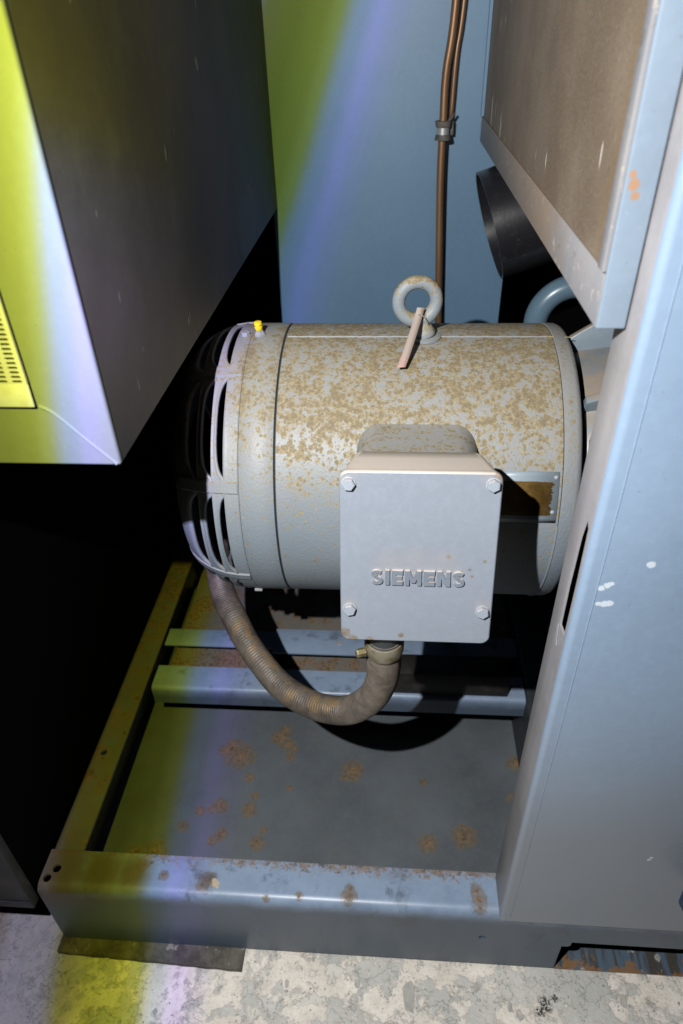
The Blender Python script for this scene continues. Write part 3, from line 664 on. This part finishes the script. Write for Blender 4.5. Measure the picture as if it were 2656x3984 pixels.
def cowl_bar(lo_, hi_, nm):
    bm = bmesh.new(); rows = []
    for j in range(NT):
        dg = j * 360 / NT
        s0 = 0 if lo_ is None else slots[lo_][0] + hw(dg, slots[lo_][1])
        s1 = .150 if hi_ is None else slots[hi_][0]
        rim0 = lo_ is not None; k = 7 if hi_ is not None else 14; row = []
        for i in range(k + 1):
            s = s0 + (s1 - s0) * i / k; x, r = prof_at(s)
            e = min(abs(s - s0) if lo_ is not None else 9, abs(s1 - s) if hi_ is not None else 9)
            r += .0009 * math.exp(-(e / .0012) ** 2)   # rolled lips
            th = math.radians(dg); row.append(bm.verts.new(AXO + EZ * x + (EX * math.cos(th) + EY * math.sin(th)) * r))
        rows.append(row)
    for j in range(NT):
        a, b = rows[j], rows[(j + 1) % NT]
        for i in range(len(a) - 1): bm.faces.new([a[i], a[i + 1], b[i + 1], b[i]])
    o = finish(bm, nm, mat_cowl, MO, smooth=True)
    md = o.modifiers.new('s', 'SOLIDIFY'); md.thickness = .0035; md.offset = 1
    c = sum((p.center.to_2d().length_squared for p in o.data.polygons[:1]))
    # thickness goes inwards
    p0 = o.data.polygons[0]; nrm = p0.normal; out = (p0.center - AXO); out.x = 0
    md.offset = -1 if nrm.dot(out) > 0 else 1
    return o
for lo_, hi_ in bars: cowl_bar(lo_, hi_, 'cowl_ring' if hi_ is not None else 'cowl_cap')
for k in range(8):
    dg = RIB0 + RSTEP * k; th = math.radians(dg); d = EX * math.cos(th) + EY * math.sin(th); s = EX * -math.sin(th) + EY * math.cos(th)
    bm = bmesh.new(); Ls = [.001 + i * .0045 for i in range(20)]; Aa = []; Bb = []
    for sv in Ls:
        x, r = prof_at(sv)
        Aa.append([bm.verts.new(AXO + EZ * x + d * (r + .0016) + s * (.0052 * sg)) for sg in (-1, 1)])
        Bb.append([bm.verts.new(AXO + EZ * x + d * (r - .0010) + s * (.0072 * sg)) for sg in (-1, 1)])
    for i in range(len(Ls) - 1):
        bm.faces.new([Aa[i][0], Aa[i][1], Aa[i + 1][1], Aa[i + 1][0]])
        for q in (0, 1): bm.faces.new([Aa[i][q], Aa[i + 1][q], Bb[i + 1][q], Bb[i][q]])
    bm.faces.new([Aa[0][0], Aa[0][1], Bb[0][1], Bb[0][0]])
    finish(bm, 'cowl_rib', mat_cowl, MO, smooth=True)
finish(lathe_bm([(-.205, .02), (-.205, .075), (-.185, .085), (-.152, .11), (-.152, .02)], AXO, EX, EY, EZ, 48), 'inner_fan', mat_black, MO, smooth=True)

# small hardware on the top left of the motor
def on_shell(x, deg, lift=0.0, r=RM): th = math.radians(deg); d = EX * math.cos(th) + EY * math.sin(th); return AXO + EZ * x + d * (r + lift), d
me = hexbolt_mesh('cap_bolt', .0052, .0040)
for x, dg in ((-.1605, 88), (-.1560, -47), (-.1560, 178)):
    p, d = on_shell(x, dg, .0002); b = link('cap_bolt', me, None if me.materials else mat_bolt, MO); place(b, p, d, .3)
p, d = on_shell(-.1445, 88)
gn = lathe('grease_nipple', [(0, .0062), (.0030, .0062), (.0036, .0048), (.0060, .0044)], p, d, mat_bolt, MO, seg=6, smooth=False)
lathe('nipple_cap', [(.0060, .0030), (.0075, .0042), (.0100, .0044), (.0104, .0034), (.0118, .0034), (.0124, .0044), (.0152, .0042), (.0160, .0025)], p, d + Vector((-.06, 0, 0)), mat_yellow, gn, seg=16)
me = hexbolt_mesh('flange_bolt', .0095, .007)
b = link('flange_bolt', me, mat_bolt, MO); place(b, AXO + EZ * .1965 + (EX * math.cos(math.radians(38)) + EY * math.sin(math.radians(38))) * .150, (1, 0, 0), .2)
b = link('flange_bolt', me, None, MO); place(b, AXO + EZ * .1965 + (EX * math.cos(math.radians(12)) + EY * math.sin(math.radians(12))) * .150, (1, 0, 0), .5)

# lifting eye
EB = link('lifting_eye', bpy.data.meshes.new('lifting_eye'), None, MO)
tilt = Matrix.Rotation(math.radians(-14), 4, 'Y') @ Matrix.Rotation(math.radians(8), 4, 'Z')
def eyepart(bm, nm):
    return finish(bm, nm, mat_eye, EB, smooth=True)
bm = bmesh.new(); seg1, seg2 = 64, 20; cen = Vector((.0250, .703, .7555)); rings = []
for i in range(seg1):
    a = 2 * PI * i / seg1; rad = .0197; mr = .0068 + .0011 * max(0, -math.sin(a)) ** 3
    rings.append([])
    for k in range(seg2):
        b_ = 2 * PI * k / seg2
        pnt = Vector(((rad + mr * math.cos(b_)) * math.cos(a), mr * math.sin(b_), (rad + mr * math.cos(b_)) * math.sin(a)))
        rings[-1].append(bm.verts.new(cen + (tilt @ pnt)))
for i in range(seg1):
    for k in range(seg2): bm.faces.new([rings[i][k], rings[(i + 1) % seg1][k], rings[(i + 1) % seg1][(k + 1) % seg2], rings[i][(k + 1) % seg2]])
eyepart(bm, 'eye_ring')
axd = (tilt @ Vector((0, 0, 1))).normalized(); base = cen - axd * .0385
lathe('eye_shank', [(0, .0112), (.0030, .0115), (.0058, .0105), (.0120, .0085), (.0165, .0070)], base + Vector((0, 0, .001)), axd, mat_eye, EB, seg=32)
lathe('eye_boss', [(0, .017), (.0026, .017), (.0032, .0155)], Vector((.0345, .7035, .7160)), (0, -.02, 1), mat_ring, EB, seg=40)
# turn the shared placeholder into the ring itself
for ch in list(EB.children):
    if ch.name.startswith('eye_ring'):
        EB.data = ch.data; bpy.data.objects.remove(ch)

# nameplate
bm = bmesh.new(); rows = []
for j in range(13):
    th = math.radians(9.6 + (28.2 - 9.6) * j / 12); rows.append([bm.verts.new(AXO + EZ * x + (EX * math.cos(th) + EY * math.sin(th)) * (RM + .0009)) for x in (.085, .1645)])
for a, b in zip(rows, rows[1:]): bm.faces.new([a[0], a[1], b[1], b[0]])
NP = finish(bm, 'nameplate', mat_name, MO, smooth=True); md = NP.modifiers.new('s', 'SOLIDIFY'); md.thickness = .0012; md.offset = 0
for x, dg in ((.1615, 26.2), (.1605, 13.6), (.0880, 26), (.0880, 12)):
    p, d = on_shell(x, dg, .0012); lathe('rivet', [(0, .0024), (.0008, .0022), (.0014, .0014), (.0016, 0.0)], p, d, mat_bolt, NP, seg=14)

# terminal box
al = math.radians(12.6); PN = Vector((0, -math.cos(al), math.sin(al))); UPV = Vector((0, math.sin(al), math.cos(al))); UX = Vector((1, 0, 0))
P0 = Vector((0, .45679, .7042))
def pt(u, v, n=0.0): return P0 + UX * u + UPV * v + PN * n
def rrect(cu, cv_, hu, hv, r, n=6):
    out = []
    for sx, sy, a0 in ((1, 1, 0), (-1, 1, 90), (-1, -1, 180), (1, -1, 270)):
        for k in range(n + 1):
            a = math.radians(a0 + 90 * k / n); out.append((cu + sx * (hu - r) + r * math.cos(a), cv_ + sy * (hv - r) + r * math.sin(a)))
    return out
def loft(sections, name, mat, parent, cap0=True, cap1=True):
    bm = bmesh.new(); rings = [[bm.verts.new(pt(u, v, n)) for u, v in sec] for sec, n in sections]
    for a, b in zip(rings, rings[1:]):
        for i in range(len(a)): bm.faces.new([a[i], a[(i + 1) % len(a)], b[(i + 1) % len(b)], b[i]])
    if cap0: bm.faces.new(rings[0])
    if cap1: bm.faces.new(rings[-1])
    o = finish(bm, name, mat, parent, smooth=True)
    for p in o.data.polygons:
        if len(p.vertices) > 4: p.use_smooth = False
    return o
TB = loft([(rrect(.0242, -.0795, .0560, .0772, .010), -.0545), (rrect(.0242, -.0795, .0575, .0785, .010), -.0530), (rrect(.0242, -.0797, .0600, .0790, .009), -.035),
           (rrect(.0242, -.0797, .0632, .0793, .008), -.012), (rrect(.0242, -.0797, .0642, .0795, .0075), -.0062)], 'terminal_box', mat_plate, MO)
loft([(rrect(.0242, -.0797, .0644, .0797, .0075), -.0060), (rrect(.0242, -.0797, .0651, .0800, .0075), -.0052), (rrect(.0242, -.0797, .0651, .0800, .0075), -.0014),
      (rrect(.0242, -.0797, .0646, .0795, .0072), -.0004), (rrect(.0242, -.0797, .0638, .0787, .0068), 0)], 'cover', mat_plate, TB)
loft([(rrect(.0257, -.078 + dv_ / 2, hu_, .0755 + dv_ / 2, rr_, 10), nn_) for nn_, dv_, hu_, rr_ in ((-.185, .010, .066, .024), (-.160, .0045, .0630, .024), (-.148, -.0005, .0608, .023), (-.136, -.0040, .0592, .022), (-.118, -.0075, .0578, .021), (-.095, -.0110, .0568, .020), (-.070, -.0135, .0562, .018), (-.0546, -.0145, .0562, .016))], 'neck', mat_neck, TB)
me = hexbolt_mesh('cover_bolt', .0055, .0050, .0061)
for u, v, rl in ((-.0331, -.0101, .2), (.0816, -.0094, .75), (-.0329, -.1268, .45), (.0810, -.1261, .9)):
    b = link('cover_bolt', me, None if me.materials else mat_bolt, TB); place(b, pt(u, v, .0001), PN, rl)
# raised lettering, each glyph drawn as heavy strokes
def strokes(ch):
    T = .30
    def bar(x0, y0, x1, y1, w=T): return ('b', x0, y0, x1, y1, w)
    if ch == 'I': return .34, [bar(.17, 0, .17, 1, .34)]
    if ch == 'E': return .86, [bar(.17, 0, .17, 1, .34), bar(.17, .135, .86, .135, .27), bar(.17, .5, .80, .5, .25), bar(.17, .865, .86, .865, .27)]
    if ch == 'N': return 1.02, [bar(.16, 0, .16, 1, .32), bar(.86, 0, .86, 1, .32), ('p', (.02, 1), (.36, 1), (1.0, 0), (.66, 0))]
    if ch == 'M': return 1.26, [bar(.16, 0, .16, 1, .32), bar(1.10, 0, 1.10, 1, .32), ('p', (.02, 1), (.36, 1), (.78, .18), (.48, .18)), ('p', (1.24, 1), (.90, 1), (.48, .18), (.78, .18))]
    return .92, [('s',)]
def glyph_mesh(word, height, gap, width, depth):
    bm = bmesh.new(); x = 0; k = 0
    def prism(P, z):
        A = [bm.verts.new((a, b, 0)) for a, b in P]; B = [bm.verts.new((a, b, z)) for a, b in P]
        bm.faces.new(A[::-1]); bm.faces.new(B)
        for i in range(len(P)): bm.faces.new([A[i], A[(i + 1) % len(P)], B[(i + 1) % len(P)], B[i]])
    for ch in word:
        w, S_ = strokes(ch)
        for st in S_:
            z = depth * (1 + .012 * (k % 7)); k += 1       # never two faces in one plane
            if st[0] == 'b':
                _, x0, y0, x1_, y1, t_ = st
                if x0 == x1_: prism([(x + x0 - t_ / 2, y0), (x + x0 + t_ / 2, y0), (x + x0 + t_ / 2, y1), (x + x0 - t_ / 2, y1)], z)
                else: prism([(x + x0, y0 - t_ / 2), (x + x1_, y0 - t_ / 2), (x + x1_, y0 + t_ / 2), (x + x0, y0 + t_ / 2)], z)
            elif st[0] == 'p': prism([(x + a, b) for a, b in st[1:]], z)
            else:
                c_ = []
                for a in range(28, 265, 10): c_.append((.47 + .33 * math.cos(math.radians(a)), .735 + .145 * math.sin(math.radians(a))))
                for a in range(84, -157, -10): c_.append((.45 + .34 * math.cos(math.radians(a)), .275 + .155 * math.sin(math.radians(a))))
                L_, R_ = [], []
                for i, p in enumerate(c_):
                    a = c_[max(i - 1, 0)]; b_ = c_[min(i + 1, len(c_) - 1)]; dx_, dy_ = b_[0] - a[0], b_[1] - a[1]; n_ = math.hypot(dx_, dy_) or 1
                    L_.append((x + p[0] - dy_ / n_ * .115, p[1] + dx_ / n_ * .115)); R_.append((x + p[0] + dy_ / n_ * .115, p[1] - dx_ / n_ * .115))
                la = [bm.verts.new((a, b, 0)) for a, b in L_]; ra = [bm.verts.new((a, b, 0)) for a, b in R_]
                lb = [bm.verts.new((a, b, z)) for a, b in L_]; rb = [bm.verts.new((a, b, z)) for a, b in R_]
                for i in range(len(c_) - 1):
                    for q in ([la[i], la[i + 1], lb[i + 1], lb[i]], [ra[i], ra[i + 1], rb[i + 1], rb[i]], [lb[i], lb[i + 1], rb[i + 1], rb[i]], [la[i], la[i + 1], ra[i + 1], ra[i]]): bm.faces.new(q)
                for i in (0, -1): bm.faces.new([la[i], ra[i], rb[i], lb[i]])
        x += w + gap
    tot = x - gap
    for v in bm.verts: v.co.x *= width / tot; v.co.y *= height
    return bm
bm = glyph_mesh('SIEMENS', .0138, .17, .0785, .0030)
for v in bm.verts: v.co = pt(-.0145 + v.co.x + noise.noise(v.co * 900) * .00018, -.1010 + v.co.y - v.co.x * .006 + noise.noise(v.co * 800 + Vector((5, 0, 0))) * .00018, v.co.z - .0003)
finish(bm, 'lettering', mat_tip, TB, smooth=False)
bm = bmesh.new(); bx(bm, 0, 1, 0, 1, 0, 1)
for v in bm.verts: v.co = pt(-.010 + v.co.x * .071, -.0990 + v.co.y * .0088 - v.co.x * .0005, v.co.z * .0009 - .0002)
finish(bm, 'lettering_bar', mat_plate, TB)

# ================================================================== CONDUIT
HO = empty('flexible_conduit', (-.05, .50, .33), 'ribbed grey brown flexible conduit looping from the terminal box under the motor', 'conduit')
def gpt(u, down, n=-.0265): return pt(u, -.1600 - down, n)
lathe('gland_body', [(-.001, .0165), (.018, .0165), (.018, .0150)], Vector((-.0025, .4475, .5435)), (-.005, .04, -1), mat_dark, HO, seg=32)
GC = lathe('gland_collar', [(.0182, .0150), (.0185, .0182), (.0215, .0188), (.0330, .0188), (.0375, .0178), (.0400, .0160)], Vector((-.0025, .4470, .5435)), (-.005, .10, -1), mat_gland, HO, seg=40)
me = hexbolt_mesh('clamp_screw', .0042, .009); b = link('clamp_screw', me, mat_gland, HO); place(b, (-.0205, .4410, .5130), (-1, -.45, .1), .2)
HP = [(-.0025, .4480, .5300), (-.0026, .452, .5026), (-.004, .462, .4528), (-.0155, .474, .4049), (-.0403, .486, .3672), (-.0707, .5, .3496), (-.1012, .518, .3416), (-.1305, .54, .3418),
      (-.1561, .565, .3514), (-.179, .592, .362), (-.1973, .62, .3718), (-.215, .648, .3816), (-.2242, .67, .4), (-.2300, .70, .44)]
path = resample(spline(HP, 24), .0009); NPt = len(path)
def hr(i):
    f = i / NPt; amp = .00062 * (1 - .6 * min(1, f / .5))
    return .0160 + amp * math.sin(2 * PI * i * .0009 / .0036) + .0007 * max(0, .12 - f) / .12 + .0009 * noise.noise(Vector((i * .012, 0, 3)))
finish(tube_bm(path, hr, 40), 'hose', mat_hose, HO, smooth=True)

# ================================================================== PAPER TAG
TG = empty('paper_tag', (.0268, .692, .748), 'narrow pink paper tag wired to the lifting eye on top of the motor', 'tag')
cl = spline([(.0285, .6925, .7525), (.0262, .6895, .7445), (.0200, .670, .7315), (.0140, .652, .7195), (.0090, .6395, .7105)], 6); bm = bmesh.new(); rows = []
for i, p in enumerate(cl):
    t_ = (cl[min(i + 1, len(cl) - 1)] - cl[max(i - 1, 0)]).normalized(); f = i / (len(cl) - 1)
    sd = Vector((1, .18, -.12 + .1 * f)).normalized() * (.0040 + .0004 * f); rows.append([bm.verts.new(p - sd), bm.verts.new(p + sd)])
for a, b in zip(rows, rows[1:]): bm.faces.new([a[0], a[1], b[1], b[0]])
tg = finish(bm, 'paper_strip', mat_paper, TG, smooth=True); md = tg.modifiers.new('s', 'SOLIDIFY'); md.thickness = .0003
tube('tie_wire', spline([(.0255, .6880, .7468), (.0285, .6870, .7475), (.0325, .6880, .7435), (.0365, .6925, .7355), (.0368, .6960, .7330)], 6), .00045, mat_wire, TG, seg=6)
